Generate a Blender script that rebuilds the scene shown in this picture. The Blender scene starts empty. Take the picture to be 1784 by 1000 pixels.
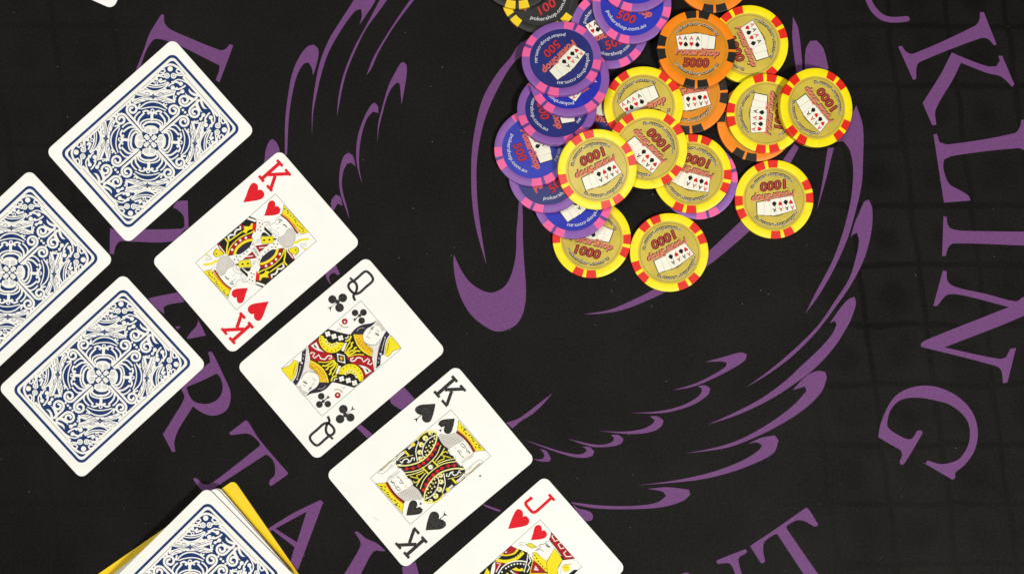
import bpy, math, random
from mathutils import Vector, Matrix
from mathutils.geometry import tessellate_polygon
random.seed(7)
PI = math.pi
PX = 3e-4            # metres of table per photograph pixel
HC = 0.60            # camera height above the table
sc = bpy.context.scene

# ---------------------------------------------------------------- camera
cam = bpy.data.cameras.new('camera'); co = bpy.data.objects.new('camera', cam)
sc.collection.objects.link(co); sc.camera = co
co.location = (0, 0, HC); cam.sensor_width = 36
cam.lens = 36 * HC / (1784 * PX); cam.clip_start = 0.01; cam.clip_end = 20

# ---------------------------------------------------------------- world + lamps
w = bpy.data.worlds.new('World'); sc.world = w; w.use_nodes = True
w.node_tree.nodes['Background'].inputs[0].default_value = (1.0, 0.97, 0.92, 1)
w.node_tree.nodes['Background'].inputs[1].default_value = 0.04

def area(name, loc, target, size, power, col):
    l = bpy.data.lights.new(name, 'AREA'); l.shape = 'DISK'; l.size = size; l.energy = power * 0.90; l.color = col
    o = bpy.data.objects.new(name, l); sc.collection.objects.link(o); o.location = loc
    o.rotation_euler = (Vector(target) - Vector(loc)).to_track_quat('-Z', 'Y').to_euler()
    return o
area('ceiling_lamp_key', (0.78, -0.82, 2.1), (-0.02, 0, 0), 0.40, 52.0, (1.0, 0.965, 0.90))
area('added_fill_light', (-0.75, 0.35, 2.0), (-0.1, 0, 0), 0.9, 21.5, (1.0, 0.985, 0.96))  # broad fill light added to lift the brightness of the left side
sc.view_settings.view_transform = 'Standard'; sc.view_settings.look = 'None'
sc.view_settings.exposure = 0.0; sc.view_settings.gamma = 1.0

# ---------------------------------------------------------------- materials
def material(name, col, rough=0.5, spec=0.5, metallic=0.0, noise=0.0, nscale=900.0, bump=0.0, bscale=2500.0, coat=0.0, col2=None):
    m = bpy.data.materials.new(name); m.use_nodes = True
    nt = m.node_tree; b = nt.nodes['Principled BSDF']
    b.inputs['Base Color'].default_value = (*col, 1); b.inputs['Roughness'].default_value = rough
    b.inputs['Specular IOR Level'].default_value = spec; b.inputs['Metallic'].default_value = metallic
    b.inputs['Coat Weight'].default_value = coat
    tc = nt.nodes.new('ShaderNodeTexCoord')
    if noise > 0 or col2:
        n = nt.nodes.new('ShaderNodeTexNoise'); n.inputs['Scale'].default_value = nscale; n.inputs['Detail'].default_value = 4
        nt.links.new(tc.outputs['Object'], n.inputs['Vector'])
        r = nt.nodes.new('ShaderNodeValToRGB')
        r.color_ramp.elements[0].position = 0.3; r.color_ramp.elements[1].position = 0.7
        c2 = col2 or tuple(min(1, c * (1 + noise)) for c in col)
        c1 = col if col2 else tuple(c * (1 - noise) for c in col)
        r.color_ramp.elements[0].color = (*c1, 1); r.color_ramp.elements[1].color = (*c2, 1)
        nt.links.new(n.outputs['Fac'], r.inputs['Fac']); nt.links.new(r.outputs['Color'], b.inputs['Base Color'])
    if bump > 0:
        n2 = nt.nodes.new('ShaderNodeTexNoise'); n2.inputs['Scale'].default_value = bscale; n2.inputs['Detail'].default_value = 2
        nt.links.new(tc.outputs['Object'], n2.inputs['Vector'])
        bp = nt.nodes.new('ShaderNodeBump'); bp.inputs['Strength'].default_value = bump; bp.inputs['Distance'].default_value = 0.0002
        nt.links.new(n2.outputs['Fac'], bp.inputs['Height']); nt.links.new(bp.outputs['Normal'], b.inputs['Normal'])
    return m

M = {}
M['paper'] = material('card_paper', (0.86, 0.858, 0.81), 0.42, 0.35, noise=0.025, nscale=60, bump=0.10, bscale=1400)
M['pwhite'] = material('ink_white', (0.87, 0.865, 0.80), 0.6, 0.10)
M['blue'] = material('ink_blue', (0.012, 0.038, 0.145), 0.6, 0.10, noise=0.25, nscale=900)
M['blueline'] = material('ink_blue_hairline', (0.10, 0.13, 0.24), 0.6, 0.1)
M['black'] = material('ink_black', (0.014, 0.014, 0.013), 0.6, 0.10, noise=0.3, nscale=1200)
M['pip'] = material('ink_soft_black', (0.012, 0.012, 0.011), 0.6, 0.10, nscale=900, col2=(0.05, 0.05, 0.046))
M['navy'] = material('ink_dark_violet', (0.03, 0.025, 0.045), 0.6, 0.10, noise=0.4, nscale=1500)
M['red'] = material('ink_red', (0.70, 0.012, 0.022), 0.6, 0.10, noise=0.12, nscale=900)
M['dred'] = material('ink_dark_red', (0.38, 0.012, 0.016), 0.6, 0.10, noise=0.15, nscale=900)
M['brown'] = material('ink_brown', (0.16, 0.018, 0.008), 0.6, 0.10)
M['orangei'] = material('ink_orange', (0.80, 0.30, 0.03), 0.6, 0.10)
M['yellow'] = material('ink_yellow', (0.84, 0.71, 0.02), 0.6, 0.10, noise=0.06, nscale=1200)
M['gold'] = material('ink_golden_yellow', (0.80, 0.50, 0.02), 0.6, 0.10, noise=0.12, nscale=1500)
M['pale'] = material('ink_pale_yellow', (0.83, 0.79, 0.28), 0.6, 0.10)
M['grey'] = material('ink_grey', (0.60, 0.57, 0.52), 0.6, 0.10, noise=0.12, nscale=2500)
M['lgrey'] = material('ink_light_grey', (0.74, 0.71, 0.66), 0.6, 0.10, noise=0.05, nscale=2500)
M['line'] = material('ink_line_grey', (0.17, 0.165, 0.155), 0.6, 0.10)
M['hair'] = material('ink_hairline', (0.26, 0.245, 0.22), 0.6, 0.10)
M['olive'] = material('ink_olive', (0.42, 0.36, 0.10), 0.6, 0.10)
M['cut'] = material('yellow_plastic', (0.86, 0.60, 0.008), 0.35, 0.5, noise=0.03, nscale=80)
M['lint'] = material('lint_fibre', (0.5, 0.47, 0.42), 0.9, 0.1)
INK = ['pwhite', 'blue', 'black', 'pip', 'navy', 'red', 'dred', 'brown', 'orangei', 'yellow', 'gold', 'pale', 'grey', 'lgrey', 'line', 'hair', 'olive']

# ---------------------------------------------------------------- helpers
C = sc.collection
def link(name, mesh, parent=None, kind=None, mats=None):
    o = bpy.data.objects.new(name, mesh); C.objects.link(o)
    if parent: o.parent = parent
    if kind: o['kind'] = kind
    return o
def mesh_of(name, verts, faces, mats, midx=None, smooth=False):
    me = bpy.data.meshes.new(name); me.from_pydata(verts, [], faces)
    for m in mats: me.materials.append(m)
    if midx: me.polygons.foreach_set('material_index', midx)
    if smooth: me.polygons.foreach_set('use_smooth', [True] * len(me.polygons))
    me.update(); return me
def thing(name, label, cat, loc=(0, 0, 0), rot=0.0, group=None):
    o = bpy.data.objects.new(name, None); C.objects.link(o); o.empty_display_size = 0.01
    o.location = loc
    if isinstance(rot, (int, float)): o.rotation_euler = (0, 0, rot)
    else:
        o.rotation_mode = 'QUATERNION'; o.rotation_quaternion = rot
    o['label'] = label; o['category'] = cat
    if group: o['group'] = group
    return o
def ptl(s):
    v = [float(t) for t in s.replace(',', ' ').split()]
    return list(zip(v[0::2], v[1::2]))
def world_xy(px, py, z=0.0):
    k = (HC - z) / HC
    return ((px - 892) * PX * k, (500 - py) * PX * k)
def spline(p, closed=True, corner=55, n=4):
    """smooth a polyline, keeping sharp turns as corners"""
    N = len(p); out = []
    def ang(i):
        if not closed and (i == 0 or i == N - 1): return 180
        a = Vector(p[i]) - Vector(p[i - 1]); b = Vector(p[(i + 1) % N]) - Vector(p[i])
        if a.length < 1e-9 or b.length < 1e-9: return 180
        return abs(math.degrees(a.angle_signed(b)))
    cor = [ang(i) > corner for i in range(N)]
    segs = N if closed else N - 1
    for i in range(segs):
        p1 = Vector(p[i]); p2 = Vector(p[(i + 1) % N]); d = (p2 - p1); L = d.length
        if L < 1e-9: continue
        if cor[i]: m1 = d
        else:
            t = p2 - Vector(p[i - 1]); m1 = t.normalized() * L if t.length > 0 else d
        j = (i + 1) % N
        if cor[j]: m2 = d
        else:
            t = Vector(p[(j + 1) % N]) - p1; m2 = t.normalized() * L if t.length > 0 else d
        straight = cor[i] and cor[j]
        k = 1 if straight else n
        for s in range(k):
            u = s / k; u2 = u * u; u3 = u2 * u
            q = p1 * (2 * u3 - 3 * u2 + 1) + m1 * (u3 - 2 * u2 + u) + p2 * (-2 * u3 + 3 * u2) + m2 * (u3 - u2)
            out.append((q.x, q.y))
    if not closed: out.append(tuple(p[-1]))
    return out

class Print:
    outline = False
    """flat print made of many ink shapes, each laid a few microns above the ones it covers"""
    def __init__(s, frames, mirror=None):
        s.fr = frames; s.sh = []; s.mirror = mirror; s.f = None
    def use(s, name): s.f = s.fr[name]; return s
    def _t(s, p):
        if s.f is None: return p
        x0, y0, k = s.f
        return [(x0 + x * k, y0 + y * k) for x, y in p]
    def _k(s): return 1.0 if s.f is None else s.f[2]
    def raw(s, verts, faces, col):
        for vv in (s.mirror(verts) if s.mirror else [verts]):
            xs = [v[0] for v in vv]; ys = [v[1] for v in vv]
            bb = (min(xs), min(ys), max(xs), max(ys)); lay = 0
            for o in s.sh:
                ob = o[3]
                if ob[0] < bb[2] and ob[2] > bb[0] and ob[1] < bb[3] and ob[3] > bb[1] and o[4] >= lay: lay = o[4] + 1
            s.sh.append((vv, faces, col, bb, lay))
    def poly(s, pts, col, smooth=True, holes=(), corner=50):
        p = ptl(pts) if isinstance(pts, str) else list(pts)
        loops = [p] + [ptl(h) if isinstance(h, str) else h for h in holes]
        loops = [s._t(spline(l, True, corner) if smooth else l) for l in loops]
        flat = [v for l in loops for v in l]
        tris = tessellate_polygon([[Vector((x, y, 0)) for x, y in l] for l in loops])
        s.raw(flat, [tuple(t) for t in tris], col)
        if s.outline and col in ('yellow', 'gold', 'dred', 'pale', 'pwhite', 'grey', 'lgrey'):
            f, s.f = s.f, None; lp = loops[0] + [loops[0][0]]
            s.stroke(lp, 0.62 if col in ('yellow', 'gold', 'dred', 'pale') else 0.42, 'black' if col in ('yellow', 'gold', 'dred', 'pale') else 'hair', smooth=False); s.f = f
    def stroke(s, pts, wd, col, smooth=True, taper=(0.5, 0.5), n=4, corner=55):
        p = ptl(pts) if isinstance(pts, str) else list(pts)
        if smooth and len(p) > 2: p = spline(p, False, corner, n)
        p = s._t(p); wd = wd * s._k() / 2
        q = [Vector(a) for a in p]
        L = [0]
        for a, b in zip(q, q[1:]): L.append(L[-1] + (b - a).length)
        tot = L[-1] or 1
        vs = []; N = len(q)
        for i, a in enumerate(q):
            d = (q[min(i + 1, N - 1)] - q[max(i - 1, 0)])
            if d.length == 0: d = Vector((1, 0))
            d.normalize(); nrm = Vector((-d.y, d.x)); u = L[i] / tot
            ww = wd
            if taper[0] == 0 and taper[1] == 0: ww = wd * max(0.12, math.sin(PI * u) ** 0.7)
            elif taper[1] == 0: ww = wd * max(0.12, 1 - u)
            elif taper[0] == 0: ww = wd * max(0.12, u)
            vs += [tuple(a + nrm * ww), tuple(a - nrm * ww)]
        fs = [(2 * i, 2 * i + 1, 2 * i + 3, 2 * i + 2) for i in range(N - 1)]
        s.raw(vs, fs, col)
    def disc(s, x, y, r, col, n=14, ry=None, rot=0):
        ry = ry or r; cr, sr = math.cos(rot), math.sin(rot)
        p = []
        for i in range(n):
            a = 2 * PI * i / n; dx, dy = r * math.cos(a), ry * math.sin(a)
            p.append((x + dx * cr - dy * sr, y + dx * sr + dy * cr))
        s.raw(s._t(p), [tuple(range(n))], col)
    def discs(s, pts, r, col, n=8):
        for x, y in ptl(pts): s.disc(x, y, r, col, n)
    def ring(s, x, y, r0, r1, col, n=20, a0=0, a1=360):
        vs = []; full = a1 - a0 >= 360
        for i in range(n + 1):
            a = math.radians(a0 + (a1 - a0) * i / n)
            vs += [(x + r0 * math.cos(a), y + r0 * math.sin(a)), (x + r1 * math.cos(a), y + r1 * math.sin(a))]
        s.raw(s._t(vs), [(2 * i, 2 * i + 1, 2 * i + 3, 2 * i + 2) for i in range(n)], col)
    def build(s, name, parent, conv, z0, step=3e-6, mats=None, kind=None):
        cols = []
        for o in s.sh:
            if o[2] not in cols: cols.append(o[2])
        V = []; F = []; I = []
        for vv, ff, col, bb, lay in s.sh:
            b = len(V); pts = [conv(x, y) for x, y in vv]
            V += [(x, y, z0 + lay * step) for x, y in pts]
            for f in ff:
                ar = sum(pts[f[i]][0] * pts[f[(i + 1) % len(f)]][1] - pts[f[(i + 1) % len(f)]][0] * pts[f[i]][1] for i in range(len(f)))
                if abs(ar) < 1e-13: continue
                F.append(tuple(b + i for i in (f if ar > 0 else reversed(f)))); I.append(cols.index(col))
        me = mesh_of(name, V, F, [(mats or M)[c] for c in cols], I)
        return link(name, me, parent, kind)

# ---------------------------------------------------------------- the tablecloth
def cloth_material():
    m = bpy.data.materials.new('black_cloth'); m.use_nodes = True; nt = m.node_tree; b = nt.nodes['Principled BSDF']
    N = nt.nodes.new; Lk = nt.links.new
    tc = N('ShaderNodeTexCoord'); sep = N('ShaderNodeSeparateXYZ'); Lk(tc.outputs['Object'], sep.inputs[0])
    def mt(op, a, b2=None, c=None):
        n = N('ShaderNodeMath'); n.operation = op
        for i, v in enumerate((a, b2, c)):
            if v is None: continue
            if isinstance(v, (int, float)): n.inputs[i].default_value = v
            else: Lk(v, n.inputs[i])
        return n.outputs[0]
    def sstep(v, a, b2):
        n = N('ShaderNodeMapRange'); n.interpolation_type = 'SMOOTHSTEP'
        Lk(v, n.inputs['Value']); n.inputs['From Min'].default_value = a; n.inputs['From Max'].default_value = b2
        return n.outputs['Result']
    nz = N('ShaderNodeTexNoise'); nz.inputs['Scale'].default_value = 45; nz.inputs['Detail'].default_value = 2
    Lk(tc.outputs['Object'], nz.inputs['Vector'])
    wob = mt('MULTIPLY', mt('SUBTRACT', nz.outputs['Fac'], 0.5), 0.005)
    X = mt('ADD', mt('ADD', sep.outputs['X'], mt('MULTIPLY', sep.outputs['Y'], 0.125)), wob)
    Y = mt('ADD', sep.outputs['Y'], wob)
    # printed grid of dim lines, 104 px apart, with a dim suit-shaped blot in each cell
    px = 104 * PX
    u = mt('FRACT', mt('DIVIDE', mt('SUBTRACT', X, 0.198 + 0.128 * 0.125 - 20 * px), px))
    v = mt('FRACT', mt('DIVIDE', mt('SUBTRACT', Y, 0.1362 - 20 * px), px))
    du = mt('ABSOLUTE', mt('SUBTRACT', u, 0.5)); dv = mt('ABSOLUTE', mt('SUBTRACT', v, 0.5))
    line = mt('MAXIMUM', sstep(du, 0.43, 0.475), sstep(dv, 0.43, 0.475))
    rr = mt('ADD', mt('SQRT', mt('ADD', mt('MULTIPLY', du, du), mt('MULTIPLY', dv, dv))), mt('MULTIPLY', mt('SUBTRACT', nz.outputs['Fac'], 0.5), 0.55))
    blot = mt('SUBTRACT', 1.0, sstep(rr, 0.12, 0.36))
    msk = mt('MAXIMUM', sstep(sep.outputs['X'], 0.14, 0.19), mt('MULTIPLY', 0.45, sstep(mt('MULTIPLY', sep.outputs['X'], -1.0), 0.17, 0.22)))
    n4 = N('ShaderNodeTexNoise'); n4.inputs['Scale'].default_value = 9; n4.inputs['Detail'].default_value = 3; Lk(tc.outputs['Object'], n4.inputs['Vector'])
    fade = mt('MULTIPLY', sstep(n4.outputs['Fac'], 0.30, 0.62), sstep(sep.outputs['Y'], -0.17, 0.02))
    dim = mt('MULTIPLY', mt('MULTIPLY', mt('MAXIMUM', line, mt('MULTIPLY', blot, 0.75)), msk), mt('ADD', 0.30, mt('MULTIPLY', fade, 0.7)))
    n2 = N('ShaderNodeTexNoise'); n2.inputs['Scale'].default_value = 25; n2.inputs['Detail'].default_value = 6
    Lk(tc.outputs['Object'], n2.inputs['Vector'])
    n3 = N('ShaderNodeTexNoise'); n3.inputs['Scale'].default_value = 750; n3.inputs['Detail'].default_value = 6; n3.inputs['Roughness'].default_value = 0.7
    Lk(tc.outputs['Object'], n3.inputs['Vector'])
    mx = N('ShaderNodeMix'); mx.data_type = 'RGBA'
    mx.inputs[6].default_value = (0.0066, 0.0057, 0.0050, 1); mx.inputs[7].default_value = (0.0050, 0.0044, 0.0038, 1)
    Lk(dim, mx.inputs[0])
    mul = N('ShaderNodeMix'); mul.data_type = 'RGBA'; mul.blend_type = 'MULTIPLY'; mul.inputs[0].default_value = 1
    Lk(mx.outputs[2], mul.inputs[6])
    cr = N('ShaderNodeMapRange'); Lk(mt('ADD', mt('MULTIPLY', n2.outputs['Fac'], 0.30), mt('MULTIPLY', n3.outputs['Fac'], 0.70)), cr.inputs['Value'])
    cr.inputs['From Min'].default_value = 0.3; cr.inputs['From Max'].default_value = 0.7
    cr.inputs['To Min'].default_value = 0.55; cr.inputs['To Max'].default_value = 1.4
    cc = N('ShaderNodeCombineXYZ'); [Lk(cr.outputs['Result'], cc.inputs[i]) for i in range(3)]
    Lk(cc.outputs[0], mul.inputs[7]); Lk(mul.outputs[2], b.inputs['Base Color'])
    b.inputs['Roughness'].default_value = 0.62
    Lk(mt('MULTIPLY', mt('SUBTRACT', 0.09, mt('MULTIPLY', dim, 0.04)), cr.outputs['Result']), b.inputs['Specular IOR Level'])
    bp = N('ShaderNodeBump'); bp.inputs['Strength'].default_value = 0.35; bp.inputs['Distance'].default_value = 0.0004
    wv = N('ShaderNodeTexNoise'); wv.inputs['Scale'].default_value = 900; wv.inputs['Detail'].default_value = 3
    Lk(tc.outputs['Object'], wv.inputs['Vector']); Lk(wv.outputs['Fac'], bp.inputs['Height'])
    bp2 = N('ShaderNodeBump'); bp2.inputs['Strength'].default_value = 0.22; bp2.inputs['Distance'].default_value = 0.003
    cn = N('ShaderNodeTexNoise'); cn.inputs['Scale'].default_value = 14; cn.inputs['Detail'].default_value = 5; cn.inputs['Distortion'].default_value = 2.0
    Lk(tc.outputs['Object'], cn.inputs['Vector']); Lk(cn.outputs['Fac'], bp2.inputs['Height']); Lk(bp.outputs['Normal'], bp2.inputs['Normal'])
    Lk(bp2.outputs['Normal'], b.inputs['Normal'])
    return m
M['cloth'] = cloth_material()
M['purple'] = material('cloth_print_purple', (0.148, 0.052, 0.176), 0.6, 0.16, noise=0.12, nscale=700, bump=0.4, bscale=1500)
def ground(x, y): return ((x - 892) * PX, (500 - y) * PX)
cloth = link('table_cloth', mesh_of('table_cloth', [(-1.2, -0.9, 0), (1.2, -0.9, 0), (1.2, 0.9, 0), (-1.2, 0.9, 0)], [(0, 1, 2, 3)], [M['cloth']]), kind='structure')
FR = {'A1': (0, 0, .45), 'A2': (180, 340, .3), 'A3': (250, 580, .25), 'A4': (320, 720, .28), 'A5': (560, 640, .36), 'A6': (1180, 860, .157),
      'A7': (440, 0, .3), 'A8': (1000, 380, .34), 'A9': (1340, 0, .46), 'B1': (1560, 500, .224), 'B2': (1480, 400, .5), 'B3': (480, 220, .3),
      'B4': (780, 380, .22), 'B5': (840, 680, .22), 'B6': (1000, 560, .44), 'B7': (440, 0, .5), 'K': (1480, 0, .4)}
cloth_z = 3e-5
def cloth_print(name, parts):
    P = Print(FR)
    for fr, pts, *h in parts:
        P.use(fr).poly(pts, 'purple', holes=h)
    global cloth_z; cloth_z += 1.2e-6
    return P.build(name, cloth, ground, cloth_z, 1.2e-6)
for parts in [
    [('A1', '625,57 635,60 637,90 655,112 690,130 850,195 870,193 890,173 903,178 880,240 850,320 835,312 848,275 850,255 820,240 700,180 640,158 605,152 590,160 565,200 540,270 525,275 555,200 580,130')],
    [('A2', '490,32 495,190 465,208 405,268 160,270 100,268 75,290 60,345 38,340 38,240 40,190 60,200 200,200 455,195 472,180 465,120 430,85 405,72 430,38')],
    [('A2', '262,600 300,590 430,565 460,600 470,620 380,635 350,650 355,690 300,650'), ('A2', '545,715 575,770 595,815 490,835 485,828 505,800 540,760 550,730'), ('A2', '418,762 450,762 432,780')],
    [('A3', '450,135 470,128 485,145 520,215 560,300 600,390 608,450 590,520 545,560 480,575 420,560 370,530 345,510 300,580 240,680 215,760 222,825 200,828 135,705 200,600 285,450 265,395 300,345 370,290 430,230 465,205 462,180',
      '300,375 400,335 510,282 535,310 552,370 540,430 505,470 450,492 390,490 345,470 315,425')],
    [('A4', '385,42 400,50 470,160 650,370 645,380 545,450 530,440 540,410 565,385 568,330 555,290 525,260 510,255 225,440 150,490 110,475 60,410 65,400 85,405 110,430 140,440 175,430 240,385 475,200 470,180 430,140 400,125 370,125 295,135 283,120')],
    [('A4', '850,537 868,552 710,975 665,920 690,830 555,725 535,730 525,715 680,620', '570,715 765,610 705,800')],
    [('A5', '160,795 175,793 215,825 270,850 310,885 300,888 260,885 240,905 225,930 150,1080 90,1030 140,950 190,860 185,835'), ('A5', '390,965 455,940 480,1030 400,1030')],
    [('A6', '430,745 440,735 600,670 755,612 775,630 755,660 700,690 680,720 685,780 720,900 650,900 620,830 590,780 560,765 450,775'), ('A6', '40,892 95,870 150,892')],
    [('A6', '1430,150 1455,165 1565,340 1535,362 1500,350 1420,305 1350,290 1290,305 1210,355 1215,385 1570,900 1410,900 1110,445 1085,445 980,515 955,560 955,650 975,745 945,770 920,755 808,575 1080,395')],
    [('B2', '100,722 110,670 150,590 200,555 270,543 340,560 400,600 435,650 447,710 435,770 400,820 370,845 368,865 358,870 264,815 272,803 310,815 350,812 385,795 415,745 418,690 400,650 350,610 300,595 240,585 180,592 145,625 132,665 135,690 170,715 205,730 220,725 235,700 250,698 255,708 190,815 178,818 175,808 183,785 178,768 150,752')],
    [('B2', '325,143 338,145 342,180 370,200 480,225 580,250 605,235 640,230 640,270 608,300 330,410 520,450 545,445 560,415 580,412 550,532 535,535 528,490 510,475 250,408 248,398 265,385 555,270 400,230 350,225 330,235 305,265 292,266')],
    [('A9', '660,820 672,822 678,855 700,870 760,875 965,878 1000,880 1000,930 965,930 700,922 680,935 668,970 655,970')],
    [('A9', '622,510 635,508 645,540 680,548 930,505 950,480 955,455 965,455 1000,455 1000,600 965,570 940,562 700,590 662,605 660,640 680,695 720,720 755,742 762,760 662,768')],
    [('K', '568,55 585,55 640,195 630,200 600,170 565,170 310,270 293,290 290,345 277,350 212,205 228,202 250,230 280,235 545,115 565,90'),
     ('K', '445,230 490,250 600,290 640,290 655,265 648,245 665,245 718,370 708,380 660,335 600,320 485,275 455,340 375,480 378,545 360,547 318,450 400,320 440,240')],
    [('K', '60,-20 90,-20 105,20 140,60 180,75 255,72 263,85 255,95 180,100 130,85 90,45')],
]:
    cloth_print('printed_letter', parts)
for parts in [
    ('A7', '70,930 75,880 95,825 115,808 140,830 158,890 130,960 60,960'),
    ('A7', '188,900 190,700 215,500 240,400 280,320 320,272 355,262 380,285 382,330 365,400 350,440 345,400 325,365 295,375 255,450 225,580 210,700 200,900'),
    ('A7', '345,790 345,660 360,520 390,370 440,240 500,140 590,0 600,-30 730,-30 700,30 660,90 620,148 635,95 630,55 600,65 560,110 500,200 440,310 400,430 370,560 352,660'),
    ('A7', '490,680 500,560 530,430 590,280 650,170 740,0 790,-10 740,60 660,170 600,290 550,410 520,520 505,600'),
    ('A7', '662,440 700,340 770,220 840,110 920,-5 940,0 870,90 800,190 730,310 690,400'),
    ('A7', '725,830 730,720 760,600 790,500 830,420 860,370 880,363 895,385 893,450 880,530 865,610 860,540 855,490 840,480 810,510 780,570 755,660 735,740'),
    ('A7', '638,1075 612,985 602,900 612,790 650,680 690,610 710,598 728,620 730,658 700,650 665,690 635,780 620,880 620,980'),
    ('B3', '430,540 400,460 375,380 370,300 380,220 400,170 425,155 450,175 465,235 440,215 415,220 395,260 385,330 395,400 415,470'),
    ('B3', '325,480 325,430 350,398 375,410 390,462 360,450 335,495'),
    ('B3', '290,855 330,820 350,805 375,860 360,865 340,850 320,860 310,880 325,925 300,890'),
    ('B7', '1040,110 935,150 900,200 850,260 800,350 770,480 762,580 765,700 780,800 815,925 800,830 785,720 780,600 790,500 815,400 860,300 910,220 950,190 1040,150'),
    ('B4', '50,290 100,400 160,490 230,550 330,590 400,575 460,530 510,430 540,280 545,100 555,0 568,-200 585,-200 595,0 595,150 605,350 620,560 610,700 575,800 520,860 400,898 300,860 180,760 100,620 60,480 45,350'),
    ('A8', '50,492 180,470 300,420 400,370 560,270 690,170 850,20 930,-50 960,10 890,75 780,170 685,245 560,330 470,378 380,420 250,470 130,490'),
    ('A9', '50,610 95,545 112,560 80,620'),
    ('A9', '90,65 110,110 125,240 125,290 105,290 88,150'),
    ('A9', '135,280 138,190 155,157 180,155 205,185 225,260 200,290'),
    ('A9', '330,400 355,480 355,620 350,700 330,790 300,895 251,1008 192,1112 137,1188 177,1107 236,996 273,900 296,819 312,740 318,640 305,570 280,535 250,540 270,520'),
    ('A8', '1511,-93 1528,-49 1525,60 1490,200 1420,340 1340,455 1240,585 1120,705 1000,795 880,868 1000,780 1130,670 1250,550 1340,420 1410,310 1445,200 1460,120 1450,75 1430,85 1418,100 1440,20 1460,-22 1487,-83'),
    ('A9', '222,560 245,560 215,680 180,800 200,700'),
    ('B6', '1111,-97 1116,-69 1097,-10 1085,15 1030,102 950,188 865,252 770,312 650,368 530,408 640,358 740,305 840,232 900,175 975,105 1022,50 1040,12 1032,-3 1012,8 1060,-60 1090,-90'),
    ('B6', '995,200 1000,225 975,285 900,355 800,417 700,465 600,500 440,522 560,498 660,465 780,398 870,330 920,275 915,257 865,271 920,215 965,195'),
    ('B6', '795,450 810,470 790,520 700,567 600,602 480,628 250,648 400,628 540,597 660,553 730,510 745,490 725,478 690,483 740,460'),
    ('B6', '455,665 460,685 430,710 340,735 200,742 80,738 0,722 -14,714 120,728 250,728 330,715 365,690 350,672 290,662 370,655'),
    ('B6', '-5,722 20,740 45,745 66,754 75,768 72,782 60,789 44,786 20,765'),
    ('B6', '520,160 600,138 660,122 685,130 675,155 620,190 540,230 470,258 390,272 480,245 560,205 600,178 605,162 580,158'),
    ('B6', '490,255 520,253 540,265 530,290 480,325 420,347 350,362 225,362 330,355 420,335 480,305 505,280 505,265'),
    ('B6', '300,375 330,375 355,392 345,415 310,435 230,445 100,433 200,435 270,425 310,405 320,390'),
    ('B5', '1020,350 1080,352 1118,380 1105,415 1040,440 900,448 800,425 680,382 800,410 900,428 980,425 1035,400 1045,375'),
    ('B5', '790,445 850,448 888,480 875,515 820,532 720,525 600,490 460,440 340,392 460,430 600,475 720,502 790,502 825,480 820,460'),
    ('B5', '455,462 510,480 545,540 530,563 460,560 400,540 440,545 480,540 495,515 480,485'),
    ('B5', '190,255 280,225 350,180 440,110 560,20 480,110 400,185 310,240 240,300'),
    ('A5', '400,95 455,155 395,210 340,175 330,150'),
    ('A5', '170,290 190,275 250,325 225,345'),
    ('A5', '0,650 10,655 0,668'),
    ('A5', '780,658 870,690 860,697 790,670'),
]:
    cloth_print('printed_swoosh', [parts])
# lint on the cloth: tiny bent fibres nobody could count
V = []; F = []
for i in range(110):
    x = random.uniform(600, 1784) if i % 4 else random.uniform(0, 600); y = random.uniform(0, 1000)
    gx, gy = ground(x, y); a = random.uniform(0, PI); L = random.uniform(0.15, 0.7) * 1e-3; wd = 0.04e-3; b = len(V)
    for k in range(4):
        t = k / 3 - .5; cx = gx + math.cos(a) * L * t - math.sin(a) * L * .5 * t * t * 2; cy = gy + math.sin(a) * L * t + math.cos(a) * L * .5 * t * t * 2
        V += [(cx - math.sin(a) * wd, cy + math.cos(a) * wd, 7e-5), (cx + math.sin(a) * wd, cy - math.cos(a) * wd, 7e-5)]
    F += [(b + 2 * k + 1, b + 2 * k + 3, b + 2 * k + 2, b + 2 * k) for k in range(3)]
lint = link('cloth_lint', mesh_of('cloth_lint', V, F, [M['lint']]), kind='stuff')

# ---------------------------------------------------------------- cards
HU, HV, CR, CT = 148 * PX, 107.3 * PX, 12.5 * PX, 0.0003
def rounded(hu, hv, r, n=7):
    p = []
    for cx, cy, a0 in ((hu - r, hv - r, 0), (-hu + r, hv - r, 90), (-hu + r, -hv + r, 180), (hu - r, -hv + r, 270)):
        for i in range(n + 1):
            a = math.radians(a0 + 90 * i / n); p.append((cx + r * math.cos(a), cy + r * math.sin(a)))
    return p
def slab(name, hu, hv, r, t, mats, e=4e-5):
    a = rounded(hu, hv, r); b = rounded(hu - e, hv - e, r - e); n = len(a)
    V = [(x, y, 0) for x, y in b] + [(x, y, e) for x, y in a] + [(x, y, t - e) for x, y in a] + [(x, y, t) for x, y in b]
    F = [tuple(reversed(range(n))), tuple(range(3 * n, 4 * n))]
    for k in range(3):
        F += [(k * n + i, k * n + (i + 1) % n, (k + 1) * n + (i + 1) % n, (k + 1) * n + i) for i in range(n)]
    return mesh_of(name, V, F, mats)
card_mesh = slab('card_sheet', HU, HV, CR, CT, [M['paper']])
def local_conv(cx, cy, ang):
    a = math.radians(ang); ca, sa = math.cos(a), math.sin(a)
    def f(x, y):
        X, Y = (x - cx) * PX, (cy - y) * PX
        return (X * ca + Y * sa, -X * sa + Y * ca)
    return f

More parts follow.
